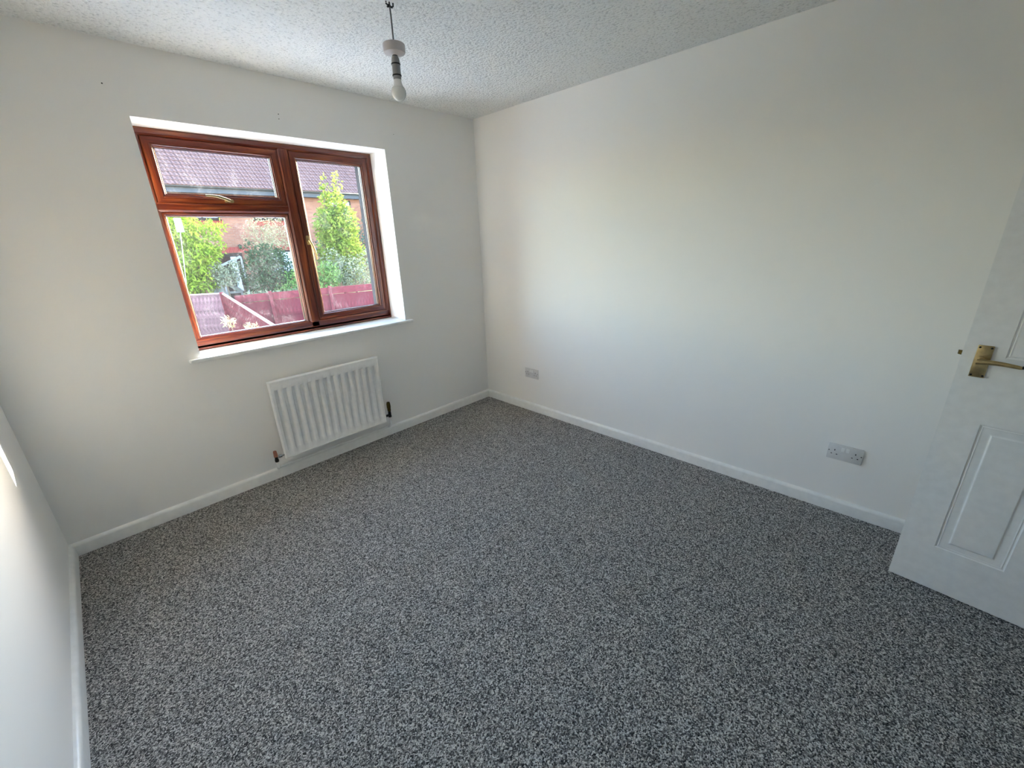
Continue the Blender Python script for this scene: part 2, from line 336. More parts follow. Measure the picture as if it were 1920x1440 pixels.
def handle(parent, base, tip, axis, perp):
    """cranked window handle: rose plate, neck and curved lever, base/tip = (x, z) on the sash face."""
    bm = bmesh.new(); bx, bz = base; tx, tz = tip
    if axis == 'h': box(bm, bx-0.020, bx+0.026, 0.190, 0.204, bz-0.009, bz+0.009, 0.005, 2)
    else: box(bm, bx-0.010, bx+0.010, 0.190, 0.204, bz-0.030, bz+0.030, 0.005, 2)
    tube(bm, [(bx, 0.198, bz), (bx, 0.172, bz)], [0.009, 0.008], 12)
    n = 12; pts = []; rd = []
    for i in range(n+1):
        f = i/n; bulge = math.sin(f*math.pi)*perp
        x = bx+(tx-bx)*f; z = bz+(tz-bz)*f
        if axis == 'h': z += bulge
        else: x += bulge*0.5
        pts.append((x, 0.170 - 0.016*math.sin(min(1, f*1.25)*math.pi*0.5) + 0.006*f*f, z)); rd.append(0.0085 - 0.0035*f)
    tube(bm, pts, rd, 10)
    return wpart('window_handle', bm, M['brass'], parent, 40)
handle(s1, (-1.782, 1.715), (-1.897, 1.738), 'h', 0.007)
h2 = at(576, 452, 0.2); t2 = at(596, 487, 0.155)
handle(s2, (-1.374, 1.487), (t2.x-0.002, t2.z), 'v', 0.012)
# outer sill of the window
wpart('outer_sill', B(FX0, FX1, 0.262, 0.50, 0.850, 0.885, 0.004), M['gloss'])

# ------------------------------------------------------------------ radiator
rad = tag(empty('radiator', (-1.513, -0.05, 0.0)), 'white ribbed panel radiator on the wall below the window', 'radiator')
RI = Matrix.Translation((1.513, 0.05, 0))
RX0, RX1, RZ0, RZ1, RYF, RYB = -1.882, -1.146, 0.150, 0.674, -0.088, -0.062
def rpart(name, bm, mat, parent=None, angle=35):
    bm.transform(RI); return obj(name, bm, mat, parent or rad, angle=angle)
bm = bmesh.new(); NG = 14; pitch = (RX1-RX0-0.030)/NG
xs = [RX0+0.006]
for g in range(NG):
    a = RX0+0.015+g*pitch; xs += [a+0.006, a+0.0115, a+0.0150, a+0.0330-0.0005, a+0.0375, a+0.0430]
xs.append(RX1-0.006)
zs = [(RZ0+0.010, 0), (RZ0+0.050, 0), (RZ0+0.062, 1), (RZ1-0.068, 1), (RZ1-0.058, 0), (RZ1-0.008, 0)]
def gdepth(i):
    if i == 0 or i == len(xs)-1: return 0
    return (0, 0.35, 1, 1, 0.35, 0)[(i-1) % 6]
grid = [[bm.verts.new((x, RYF + 0.0185*gdepth(i)*k, z)) for i, x in enumerate(xs)] for z, k in zs]
for a, b in zip(grid, grid[1:]):
    for i in range(len(xs)-1): bm.faces.new((a[i], a[i+1], b[i+1], b[i]))
rpart('front_panel', bm, M['rad'], angle=60)
rpart('back_panel', B(RX0+0.004, RX1-0.004, RYF+0.0195, RYB+0.002, RZ0+0.004, RZ1-0.004, 0.004), M['rad'])
bm = ring_frame(bmesh.new(), RX0, RX1, RZ0, RZ1, [(0.002, RYB+0.002), (0, RYB), (0, RYF+0.005), (0.002, RYF), (0.006, RYF-0.0025), (0.010, RYF-0.002), (0.012, RYF+0.001), (0.012, RYB+0.002)])
rpart('rim_seam', bm, M['rad'])
for bx in (-1.74, -1.29):
    rpart('wall_bracket', B(bx-0.012, bx+0.012, RYB-0.002, -0.001, 0.22, 0.60), M['rad'])
# right valve: old brass wheelhead valve
bm = bmesh.new(); vx, vy = -1.108, -0.072
lathe(bm, [(0, 0.300), (0.011, 0.299), (0.0125, 0.294), (0.0145, 0.284), (0.0150, 0.262), (0.0140, 0.250), (0.0130, 0.247), (0.0135, 0.242), (0.0130, 0.228), (0.009, 0.221), (0, 0.221)], (vx, vy, 0), n=16)
v = rpart('radiator_valve', bm, M['brass_dark'])
bm = lathe(bmesh.new(), [(0, 0.224), (0.0105, 0.224), (0.0115, 0.205), (0.0105, 0.190), (0.0125, 0.188), (0.0125, 0.176), (0.008, 0.174), (0, 0.174)], (vx, vy, 0), n=12)
tube(bm, [(vx, vy, 0.193), (RX1-0.004, vy, 0.193)], 0.009, 10)
rpart('valve_body', bm, M['iron'], v)
rpart('valve_pipe', tube(bmesh.new(), [(vx, vy, 0.176), (vx, vy, 0.115), (vx-0.002, vy+0.02, 0.092), (vx-0.004, -0.028, 0.082)], 0.0075, 10), M['gloss'], v)
# left valve: lockshield with copper cap
bm = bmesh.new(); vx = -1.932
lathe(bm, [(0, 0.222), (0.009, 0.221), (0.0105, 0.216), (0.0120, 0.190), (0.0118, 0.181), (0, 0.181)], (vx, vy, 0), n=16)
v = rpart('radiator_valve', bm, M['copper'])
bm = lathe(bmesh.new(), [(0, 0.182), (0.0095, 0.182), (0.0095, 0.165), (0.0120, 0.162), (0.0120, 0.146), (0.008, 0.143), (0, 0.143)], (vx, vy, 0), n=12)
rpart('valve_body', bm, M['iron'], v)
bm = tube(bmesh.new(), [(vx+0.006, vy, 0.176), (vx+0.016, vy, 0.176), (vx+0.017, vy, 0.176), (vx+0.034, vy, 0.176), (vx+0.035, vy, 0.176), (RX0+0.004, vy, 0.176)], [0.007, 0.007, 0.011, 0.011, 0.006, 0.006], 12)
rpart('valve_tail', bm, M['chrome'], v)
rpart('valve_pipe', tube(bmesh.new(), [(vx, vy, 0.146), (vx, vy, 0.100), (vx+0.003, vy+0.02, 0.088), (vx+0.006, -0.028, 0.082)], 0.0075, 10), M['gloss'], v)
rpart('supply_pipe', tube(bmesh.new(), [(-1.926, -0.028, 0.081), (-1.112, -0.028, 0.081)], 0.0075, 10), M['gloss'])

# ------------------------------------------------------------------ sockets
def socket(y, z, label):
    s = tag(empty('double_socket', (0, y, z)), label, 'socket', 'white double sockets on the long wall')
    # local: +u towards -y (to the right seen from the room), face towards -x
    def part(name, bm, mat, parent=None, angle=35):
        bm.transform(Matrix(((0, 0, -1, 0), (-1, 0, 0, 0), (0, 1, 0, 0), (0, 0, 0, 1)))); return obj(name, bm, mat, parent or s, angle=angle)
    part('plate', B(-0.073, 0.073, -0.043, 0.043, 0.0002, 0.0100, 0.0036, 2), M['plastic_grey'])
    for u in (-0.011, 0.009):
        bm = bmesh.new(); vs_ = [bm.verts.new(c) for c in ((u-0.0065, 0.010, 0.0096), (u+0.0065, 0.010, 0.0096), (u+0.0065, 0.010, 0.0135), (u-0.0065, 0.010, 0.0135), (u-0.0065, 0.031, 0.0096), (u+0.0065, 0.031, 0.0096), (u+0.0065, 0.031, 0.0105), (u-0.0065, 0.031, 0.0105))]
        for f in ((0, 1, 2, 3), (4, 5, 6, 7), (0, 1, 5, 4), (3, 2, 6, 7), (0, 3, 7, 4), (1, 2, 6, 5)): bm.faces.new([vs_[i] for i in f])
        part('rocker_switch', bm, M['plastic'])
    for c in (-0.043, 0.043):
        for (du, dv, w, h) in ((0, 0.010, 0.0042, 0.0082), (-0.0111, -0.012, 0.0064, 0.0042), (0.0111, -0.012, 0.0064, 0.0042)):
            part('pin_slot', B(c+du-w/2, c+du+w/2, dv-h/2, dv+h/2, 0.0080, 0.0102), M['black'])
    for u in (-0.0665, 0.0665):
        part('fixing_screw', lathe(bmesh.new(), [(0.0028, 0.0080), (0.0028, 0.0103), (0, 0.0103)], (u, 0.004, 0), n=10), M['iron'])
    return s
socket(-0.573, 0.346, 'white double socket near the corner beside the window wall')
socket(-2.729, 0.340, 'white double socket on the long wall beside the open door')

# ------------------------------------------------------------------ pendant light
PX, PY = -1.397, -1.101
pen = tag(empty('pendant_light', (PX, PY, H)), 'bare bulb pendant with its white rose cover slipped down the flex', 'pendant light')
def ppart(name, prof, mat, n=28, angle=35, shift=(0, 0)):
    bm = lathe(bmesh.new(), [(r, z-H) for r, z in prof], (shift[0], shift[1], 0), n=n); return obj(name, bm, mat, pen, angle=angle)
ppart('rose_base', [(0, 2.3495), (0.030, 2.3495), (0.030, 2.343), (0.012, 2.3405), (0, 2.3405)], M['plastic'])
bm = bmesh.new()
tube(bm, [(-0.012, 0.004, -0.010), (-0.016, 0.0, -0.018), (-0.006, 0, -0.022), (0, 0, -0.016)], 0.003, 8)
tube(bm, [(0.014, -0.004, -0.010), (0.016, 0.0, -0.020), (0.006, 0, -0.024), (0, 0, -0.018)], 0.003, 8)
tube(bm, [(-0.010, 0.003, -0.026), (0, 0, -0.024), (0.011, -0.003, -0.026)], 0.003, 8)
obj('terminal_wires', bm, M['black'], pen, smooth=True)
bm = tube(bmesh.new(), [(0, 0, -0.008), (0.0015, 0, -0.06), (0.0008, 0, -0.12), (0, 0, -0.19)], 0.0032, 10)
obj('flex', bm, M['flex'], pen, smooth=True)
ppart('rose_cover', [(0.0045, 2.205), (0.041, 2.205), (0.0435, 2.203), (0.044, 2.199), (0.0435, 2.180), (0.041, 2.174), (0.030, 2.171), (0.010, 2.167), (0.0045, 2.166), (0.0045, 2.205)], M['cover'], 40)
ppart('lampholder', [(0, 2.168), (0.005, 2.168), (0.010, 2.166), (0.0145, 2.158), (0.0165, 2.148), (0.0168, 2.100), (0.0160, 2.095), (0.0160, 2.084), (0, 2.084)], M['holder'], 28)
ppart('cord_grip', [(0, 2.172), (0.006, 2.172), (0.0115, 2.165), (0.0105, 2.160), (0, 2.160)], M['black'], 20)
for z in (2.137, 2.098):
    ppart('skirt_ring', [(0.0150, z-0.0022), (0.0182, z-0.0022), (0.0186, z), (0.0182, z+0.0022), (0.0150, z+0.0022)], M['black'], 28)
ppart('bulb_collar', [(0, 2.088), (0.0150, 2.088), (0.0150, 2.080), (0.0160, 2.079), (0.0165, 2.072), (0.0195, 2.064), (0.0240, 2.056), (0, 2.056)], M['plastic'], 28)
pts = [(0.0240, 2.0565)] + [(0.0298*math.cos(a), 2.0385+0.0305*math.sin(a)) for a in [math.radians(d) for d in (36, 24, 12, 0, -12, -24, -36, -48, -60, -70, -80)]] + [(0, 2.008)]
ppart('bulb', pts, M['bulb'], 32, 60)

# ------------------------------------------------------------------ door
dang = math.atan2(-0.9953, -0.0968)
FE = Vector((-0.3786, -2.9894, 0))
door = struct(empty('door_1', FE, (0, 0, dang)), 'white panelled door standing open with a brass lever handle', 'door')
# local x = along the leaf from the free edge, local y: towards the room face is -n ; n = (0.9953,-0.0968) is local +y
DW, DT, DZ0, DZ1 = 0.762, 0.036, 0.008, 1.985
cols = [(0.103, 0.291), (0.471, 0.659)]; rows = [(0.206, 0.755), (1.004, 1.870)]
bm = bmesh.new(); box(bm, 0, DW, 0.008, DT, DZ0, DZ1)
xs_ = [0, 0.103, 0.291, 0.471, 0.659, DW]; zs_ = [DZ0, 0.206, 0.755, 1.004, 1.870, DZ1]
for i in range(5):
    for j in range(5):
        if i in (1, 3) and j in (1, 3): continue
        vv = [bm.verts.new(c) for c in ((xs_[i], 0, zs_[j]), (xs_[i+1], 0, zs_[j]), (xs_[i+1], 0, zs_[j+1]), (xs_[i], 0, zs_[j+1]))]; bm.faces.new(vv)
def quad(bm, *c): bm.faces.new([bm.verts.new(q) for q in c])
quad(bm, (0, 0, DZ0), (0, 0.008, DZ0), (0, 0.008, DZ1), (0, 0, DZ1)); quad(bm, (DW, 0, DZ0), (DW, 0.008, DZ0), (DW, 0.008, DZ1), (DW, 0, DZ1))
quad(bm, (0, 0, DZ0), (DW, 0, DZ0), (DW, 0.008, DZ0), (0, 0.008, DZ0)); quad(bm, (0, 0, DZ1), (DW, 0, DZ1), (DW, 0.008, DZ1), (0, 0.008, DZ1))
bmesh.ops.remove_doubles(bm, verts=bm.verts, dist=1e-5)
obj('door_leaf', bm, M['door'], door)
for cx in cols:
    for rz in rows:
        bm = bmesh.new(); prof = [(0, 0), (0.0035, 0.0030), (0.0065, 0.0034), (0.0085, 0.0018), (0.012, 0.0030), (0.030, 0.0034), (0.0330, 0.0030), (0.0370, 0.0008), (0.039, 0.0005)]
        lp = [[bm.verts.new(v) for v in ((cx[0]+d, y, rz[0]+d), (cx[1]-d, y, rz[0]+d), (cx[1]-d, y, rz[1]-d), (cx[0]+d, y, rz[1]-d))] for d, y in prof]
        for a, b_ in zip(lp, lp[1:]):
            for i in range(4): bm.faces.new((a[i], a[(i+1) % 4], b_[(i+1) % 4], b_[i]))
        bm.faces.new(lp[-1]); obj('moulded_panel', bm, M['door'], door)
hb = obj('handle_backplate', B(0.032, 0.0715, -0.0065, 0.0002, 0.926, 1.042, 0.0028, 2), M['brass'], door, angle=35); hb['label'] = 'aged brass handle backplate'
for sx in (0.0375, 0.066):
    for sz in (0.9335, 1.0345):
        obj('fixing_screw', lathe(bmesh.new(), [(0.0034, 0), (0.0034, 0.0016), (0.0012, 0.0022), (0, 0.0016)], (sx, -0.0060, sz), (0, -1, 0), 12), M['iron'], hb, smooth=True)
bm = tube(bmesh.new(), [(0.050, -0.004, 0.988), (0.050, -0.010, 0.988), (0.050, -0.011, 0.988), (0.050, -0.040, 0.988)], [0.0115, 0.0115, 0.0085, 0.0085], 16)
n = 14; L = []
prev = None
for i in range(n+1):
    f = i/n; s_ = 0.040 + 0.106*f; z_ = 0.990 + 0.004*math.sin(f*math.pi*1.1) - 0.001*f; y_ = -0.044 - 0.004*math.sin(f*math.pi)
    w_, h_ = 0.0055 - 0.0012*f, (0.0098 - 0.0040*f if f < 0.93 else 0.0050)
    ring = [bm.verts.new((s_, y_ + w_*math.cos(a), z_ + h_*math.sin(a))) for a in [2*math.pi*k/14 for k in range(14)]]
    if prev:
        for k in range(14): bm.faces.new((prev[k], prev[(k+1) % 14], ring[(k+1) % 14], ring[k]))
    else: bm.faces.new(ring)
    prev = ring
bm.faces.new(prev)
lv = obj('lever_handle', bm, M['brass'], door, angle=40); lv['label'] = 'brass lever handle'
obj('lever_cap', B(0.1445, 0.150, -0.049, -0.0395, 0.9845, 0.9945, 0.002), M['iron'], lv)
obj('latch_plate', B(-0.0015, 0.0005, 0.006, 0.030, 0.955, 1.050), M['door'], door)
bm = bmesh.new(); vv = [bm.verts.new(c) for c in ((0, 0.011, 0.996), (0, 0.025, 0.996), (-0.0125, 0.025, 0.996), (-0.010, 0.019, 0.996), (0, 0.011, 1.011), (0, 0.025, 1.011), (-0.0125, 0.025, 1.011), (-0.010, 0.019, 1.011))]
for f in ((0, 1, 2, 3), (4, 5, 6, 7), (0, 1, 5, 4), (1, 2, 6, 5), (2, 3, 7, 6), (3, 0, 4, 7)): bm.faces.new([vv[i] for i in f])
lt = obj('latch_bolt', bm, M['brass_dark'], door); lt['label'] = 'dark brass latch bolt'

# ================================================================== outside
bm = bmesh.new()
gy = [(TF, -2.6), (5.0, -2.45), (9.0, -2.2), (14.0, -1.95), (60, -1.95)]
A = [[bm.verts.new((x, y, z)) for x in (-40, 60)] for y, z in gy]
for a, b_ in zip(A, A[1:]): bm.faces.new((a[0], a[1], b_[1], b_[0]))
struct(obj('ground', bm, M['grass']), 'garden ground between the houses', 'ground')
bm = bmesh.new(); poly = [(-40, 47.5), (-3.4, 18.95), (1.12, 15.40), (1.3, 14.55), (7.4, 13.32), (60, 13.32), (60, 60), (-40, 60)]
tp = [bm.verts.new((x, y, -0.8)) for x, y in poly]; bt = [bm.verts.new((x, y, -2.1)) for x, y in poly]
bm.faces.new(tp); bm.faces.new(bt[::-1])
for i in range(len(poly)): bm.faces.new((tp[i], tp[(i+1) % 8], bt[(i+1) % 8], bt[i]))
struct(obj('terrace', bm, M['grass']), 'raised garden ground of the house opposite', 'ground')
struct(obj('bounce_patio', B(-14, 14, TF+0.02, 8.0, -2.62, -2.19), M['bounce_paving']), 'added pale patio below the window', 'bounce_patio')  # unseen slab added to bounce sunlight up onto the ceiling

# ---- house opposite
HY, HG = 20.0, -0.8
hx0, hx1 = -7.0, 11.6
ez = at(510, 356, HY-0.35).z                      # gutter height
house = tag(empty('brick_house', (3, HY, HG)), 'pink brick house with a grey brown tiled roof beyond the garden fences', 'house')
HM = Matrix.Translation((-3, -HY, -HG))
def hpart(name, bm, mat, parent=None, angle=None):
    bm.transform(HM); return obj(name, bm, mat, parent or house, angle=angle)
hpart('brick_wall', B(hx0, hx1, HY, HY+7.0, HG-0.3, ez-0.05), M['brick'])
hpart('fascia', B(hx0, hx1, HY-0.32, HY-0.29, ez-0.24, ez-0.03), M['fascia'])
hpart('soffit', B(hx0, hx1, HY-0.30, HY, ez-0.24, ez-0.22), M['fascia'])
bm = bmesh.new(); n = 8
for k in range(n):
    a0, a1 = math.pi*(1+k/n), math.pi*(1+(k+1)/n)
    quad(bm, *[(x, HY-0.385+0.06*math.cos(a), ez+0.06*math.sin(a)) for x, a in ((hx0, a0), (hx1, a0), (hx1, a1), (hx0, a1))])
hpart('gutter', bm, M['gutter'])
TW, TG, RP = 0.30, 0.32, math.radians(35)
roof_o = Vector((0, HY-0.37, ez+0.03)); rs = Vector((0, math.cos(RP), math.sin(RP))); rn = Vector((0, -math.sin(RP), math.cos(RP)))
rl = 5.0
bm = bmesh.new(); p0 = roof_o - rn*0.02
quad(bm, (hx0, p0.y, p0.z), (hx1, p0.y, p0.z), (hx1, (p0+rs*rl).y, (p0+rs*rl).z), (hx0, (p0+rs*rl).y, (p0+rs*rl).z))
e = p0+rs*rl; quad(bm, (hx0, e.y, e.z), (hx1, e.y, e.z), (hx1, e.y+4.4, p0.z), (hx0, e.y+4.4, p0.z))
roof = hpart('roof', bm, M['tile'])
def tile_verts(w):
    """double roll concrete tile: cross profile u, height h, then thickness at the lower edge."""
    prof = [(0.0, 0.022), (0.035, 0.034), (0.07, 0.022), (0.085, 0.006), (0.15, 0.004), (0.165, 0.022), (0.20, 0.034), (0.235, 0.022), (0.25, 0.006), (0.30, 0.005)]
    return prof
TP = tile_verts(TW)
def tile_mesh():
    V, F = [], []; lo, hi = -0.03, TG+0.02; np_ = len(TP)
    for (t, lift, drop) in ((lo, 0.028, 0.0), (hi, 0.0, 0.0), (lo, 0.0, -0.0)):
        for u, h in TP: V.append(Vector((u, 0, 0)) + rs*t + rn*((h+lift) if drop == 0.0 and not (t == lo and lift == 0.0) else 0.002))
    for i in range(np_-1):
        F.append((i, i+1, np_+i+1, np_+i)); F.append((2*np_+i, 2*np_+i+1, i+1, i))
    return V, F
TVt, TFc = tile_mesh()
tme = bpy.data.meshes.new('roof_tile'); tme.from_pydata([tuple(v) for v in TVt], [], TFc); tme.materials.append(M['tile'])
restV, restF = [], []; cnt = 0
for r in range(15):
    for c in range(int((hx1-hx0)/TW)):
        x = hx0 + c*TW; base = Vector((x, roof_o.y, roof_o.z)) + rs*(r*TG)
        vis = 1.2 + 0.05*r < x < 9.2 and r < 11 and cnt < 300
        if vis:
            t = bpy.data.objects.new('roof_tile', tme); COL.objects.link(t); t.parent = roof; t.location = HM @ (base + rn*random.uniform(0, 0.004)); cnt += 1
        else:
            k = len(restV); restV += [tuple(HM @ (base+v)) for v in TVt]; restF += [tuple(k+i for i in f) for f in TFc]
me = bpy.data.meshes.new('roof_tile_field'); me.from_pydata(restV, [], restF)
link('roof_tile_field', me, M['tile'], roof)['kind'] = 'stuff'
def house_window(x0, x1, z0, z1, nlights, name='house_window', curtain=True):
    f = hpart(name, ring_frame(bmesh.new(), x0, x1, z0, z1, [(0, HY+0.02), (0, HY-0.03), (0.07, HY-0.03), (0.07, HY+0.02)]), M['brownframe'])
    hpart('sill', B(x0-0.04, x1+0.04, HY-0.09, HY, z0-0.04, z0), M['brownframe'], f)
    w = (x1-x0-0.14+0.06)/nlights
    for i in range(nlights):
        a = x0+0.07+i*w
        hpart('pane', B(a, a+w-0.06, HY-0.014, HY-0.008, z0+0.07, z1-0.07), M['curtain'] if curtain else M['darkglass'], f)
        if i: hpart('glazing_bar', B(a-0.06, a, HY-0.03, HY, z0+0.07, z1-0.07), M['brownframe'], f)
    return f
def soldier(x0, x1, z0, z1):
    bm = bmesh.new(); x = x0
    while x < x1:
        box(bm, x, x+0.064, HY-0.012-random.random()*0.006, HY+0.05, z0, z1); x += 0.075
    o = hpart('soldier_course', bm, M['soldier']); o['kind'] = 'stuff'; return o
w1a, w1b, w2a, w2b = at(345, 411, HY), at(413, 413, HY), at(477, 414, HY), at(537, 415, HY)
wz = w1b.z+0.03
house_window(w1a.x, w1b.x, wz, wz+0.95, 2); house_window(w2a.x, w2b.x, wz, wz+0.95, 3)
house_window(w2b.x+2.2, w2b.x+3.4, wz, wz+0.95, 2)
for a, b_ in ((w1a.x, w1b.x), (w2a.x, w2b.x), (w2b.x+2.2, w2b.x+3.4)): soldier(a-0.05, b_+0.05, wz-0.26, wz-0.04)
d0, d1 = at(405, 474, HY), at(447, 474, HY); dz = d1.z
soldier(d0.x-0.15, d1.x+0.65, dz+0.02, dz+0.25)
df = hpart('house_door', B(d0.x, d1.x+0.12, HY-0.05, HY+0.02, HG, dz), M['brownframe'])
hpart('door_glass', B(d0.x+0.10, d0.x+0.48, HY-0.056, HY-0.05, HG+0.95, dz-0.14), M['darkglass'], df)
g = at(447, 515, HY); hpart('door_sidelight', B(g.x-0.16, g.x+0.06, HY-0.058, HY-0.05, HG+0.35, dz-0.16), M['curtain'], df)
gw0, gw1 = at(498, 470, HY), at(549, 471, HY)
house_window(gw0.x, gw1.x, dz-1.05, dz+0.02, 2); soldier(gw0.x-0.05, gw1.x+0.15, dz+0.04, dz+0.27)
lp = at(450, 463, HY-0.1); bm = bmesh.new()
lathe(bm, [(0, 0.12), (0.03, 0.10), (0.09, 0.07), (0.07, 0.05), (0.06, -0.06), (0.03, -0.09), (0, -0.09)], (lp.x, HY-0.13, lp.z), n=12); box(bm, lp.x-0.03, lp.x+0.03, HY-0.13, HY, lp.z+0.06, lp.z+0.1)
hpart('wall_lantern', bm, M['black'])

# ---- fences
def fence(name, label, p, q, zt0, zt1, hgt, mat, capmat=None, board=0.125, side=1, post_at=(), top_board=0.0):
    p, q = Vector((p[0], p[1], 0)), Vector((q[0], q[1], 0)); d = q-p; L = d.length; d.normalize(); nn = Vector((d.y, -d.x, 0))*side
    f = tag(empty(name, (p.x, p.y, zt0-hgt)), label, 'fence', 'garden fences outside'); O = Vector((p.x, p.y, zt0-hgt))
    ang = math.atan2(d.y, d.x); me = None; k = 0; s = 0.0
    while s < L-0.01:
        zt = zt0+(zt1-zt0)*(s/L)
        if me is None:
            bm = bmesh.new(); vv = [bm.verts.new(c) for c in ((0, 0, 0), (board+0.012, 0, 0), (board+0.012, -0.022*side, 0), (0, -0.008*side, 0), (0, 0, 1), (board+0.012, 0, 1), (board+0.012, -0.022*side, 1), (0, -0.008*side, 1))]
            for fc in ((0, 1, 2, 3), (4, 5, 6, 7), (0, 1, 5, 4), (1, 2, 6, 5), (2, 3, 7, 6), (3, 0, 4, 7)): bm.faces.new([vv[i] for i in fc])
            o = obj('board', bm, mat, f); me = o.data
        else: o = link('board', me, None, f)
        w = p + d*s; o.location = (w.x-O.x, w.y-O.y, zt-hgt-O.z); o.rotation_euler = (0, 0, ang); o.scale = (1, 1, hgt-top_board-0.02+random.uniform(-0.01, 0.01)); s += board
    def rel(v): return v-O
    up = Vector((0, 0, 1)); P0, P1 = p+up*zt0, q+up*zt1
    if capmat: obj('capping_rail', bar_between(bmesh.new(), rel(P0+nn*0.0), rel(P1), 0.075, 0.04), capmat, f)
    if top_board:
        obj('top_board', bar_between(bmesh.new(), rel(P0+nn*0.028-up*(top_board/2)), rel(P1+nn*0.028-up*(top_board/2)), 0.028, top_board), mat, f)
    for frac in (0.25, 0.75):
        obj('rail', bar_between(bmesh.new(), rel(P0-nn*0.045-up*hgt*frac), rel(P1-nn*0.045-up*hgt*frac), 0.05, 0.07), mat, f)
    for s in post_at:
        w = p+d*s; zt = zt0+(zt1-zt0)*(s/L); bm = bmesh.new(); bar_between(bm, rel(w+nn*0.04+up*(zt-hgt-0.1)), rel(w+nn*0.04+up*(zt+0.05)), 0.11, 0.11, d); obj('post', bm, mat, f)
    return f
# side fence, returning back fence, neighbour's back fence
fence('garden_fence', 'weathered mauve back fence meeting the side fence at a corner', (1.09, 15.215), (-3.4, 18.7), -0.07, -0.07, 1.85, M['fence_old'], M['cap'], side=-1)
fence('garden_fence', 'side fence with a pale sloping capping rail', (1.10, 15.2), (0.62, 4.9), -0.07, -0.80, 1.8, M['fence'], M['cap'], side=1, post_at=(0.06,))
fence('garden_fence', 'burgundy stained fence with posts and a wide top board under the shrubs', (1.25, 14.35), (7.4, 13.1), -0.12, -0.12, 1.85, M['fence'], None, side=1, post_at=(1.10, 3.15, 5.20), top_board=0.26)

# ---- plants
def foliage(name, parent, blobs, n, size, mat, seed, aspect=2.0, droop=0.0, shell=0.55):
    R = random.Random(seed); V, F = [], []; O = parent.location
    tot = sum(b[3]*b[4]*b[5] for b in blobs)
    for b in blobs:
        for _ in range(max(8, int(n*b[3]*b[4]*b[5]/tot))):
            while True:
                v = Vector((R.uniform(-1, 1), R.uniform(-1, 1), R.uniform(-1, 1)))
                if shell*R.random() < v.length <= 1: break
            c = Vector((b[0]+v.x*b[3], b[1]+v.y*b[4], b[2]+v.z*b[5])) - O
            a = Vector((R.gauss(0, 1), R.gauss(0, 1), R.gauss(0, 1)-droop)).normalized(); w = a.cross(Vector((R.gauss(0, 1), R.gauss(0, 1), R.gauss(0, 1)))).normalized()
            s = size*R.uniform(0.6, 1.3); k = len(V); nm = a.cross(w)
            V += [tuple(c), tuple(c+a*s*0.5+w*s/aspect*0.5+nm*s*0.06), tuple(c+a*s), tuple(c+a*s*0.5-w*s/aspect*0.5+nm*s*0.06)]
            F += [(k, k+1, k+2), (k, k+2, k+3)]
    me = bpy.data.meshes.new(name); me.from_pydata(V, [], F); o = link(name, me, mat, parent); o['kind'] = 'stuff'; return o
def plant(name, label, cat, base, mat, blobs, n, size, seed, trunk=None, group='garden plants beyond the fence', **kw):
    t = tag(empty(name, base), label, cat, group)
    foliage('foliage', t, blobs, n, size, mat, seed, **kw)
    if trunk:
        for tr in trunk: obj('stem', tube(bmesh.new(), [Vector(q)-Vector(base) for q in tr[0]], tr[1], 8), M['bark'], t, smooth=True)
    return t
def px(u, v, Y, rx, rz, ry=None):
    """blob centred on the photograph's pixel u,v at depth Y with half sizes given in pixels."""
    c = at(u, v, Y); e = at(u+rx, v, Y); f = at(u, v+rz, Y); a = (e-c).length; b = (f-c).length
    return (c.x, c.y, c.z, a, ry if ry else a, b)
Y = 17.0; g = HG
tb = [px(632, 352, Y, 9, 30), px(608, 356, Y, 10, 28), px(625, 390, Y, 25, 34), px(630, 430, Y, 36, 42), px(650, 420, Y, 20, 40), px(640, 475, Y, 40, 42), px(610, 420, Y, 18, 30), px(645, 505, Y, 34, 28)]
c = at(636, 470, Y); base = (c.x, Y, g)
plant('golden_tree', 'tall golden green tree with two tips in front of the tiled roof', 'tree', base, M['leaf_gold'], tb, 7500, 0.17, 3, [([base, (c.x, Y, 1.5), (c.x-0.3, Y, 3.2), at(610, 345, Y)], [0.10, 0.08, 0.05, 0.015]), ([(c.x, Y, 1.5), (c.x+0.1, Y, 3.0), at(632, 335, Y)], [0.07, 0.05, 0.015])])
Y = 16.6
tb = [px(340, 430, Y, 40, 38), px(370, 480, Y, 42, 40), px(330, 480, Y, 34, 60), px(395, 430, Y, 20, 22), px(408, 462, Y, 16, 20), px(375, 525, Y, 34, 26), px(412, 425, Y, 12, 10), px(350, 530, Y, 40, 24), px(318, 420, Y, 26, 30)]
c = at(360, 500, Y); base = (c.x, Y, g)
plant('lime_tree', 'bright lime green tree with drooping leaves above the mauve fence', 'tree', base, M['leaf_lime'], tb, 6500, 0.19, 5, [([base, (c.x-0.05, Y, 0.6), (c.x-0.3, Y, 1.8), (c.x-0.5, Y, 2.6)], [0.08, 0.07, 0.04, 0.015])], aspect=3.2, droop=0.9)
Y = 16.2
tb = [px(500, 490, Y, 34, 34), px(475, 515, Y, 26, 30), px(525, 500, Y, 24, 34), px(505, 530, Y, 44, 22), px(470, 470, Y, 14, 20)]
c = at(500, 520, Y); base = (c.x, Y, g)
plant('dark_shrub', 'dense dark green shrub by the brown framed door', 'shrub', base, M['leaf_dark'], tb, 4600, 0.12, 8, [([base, (c.x, Y, 0.2), (c.x+0.1, Y, 1.0)], [0.06, 0.05, 0.02])])
Y = 17.4
tb = [px(490, 430, Y, 30, 30), px(520, 440, Y, 26, 34), px(470, 445, Y, 16, 18), px(505, 460, Y, 34, 18)]
c = at(500, 520, Y); base = (c.x, Y, g)
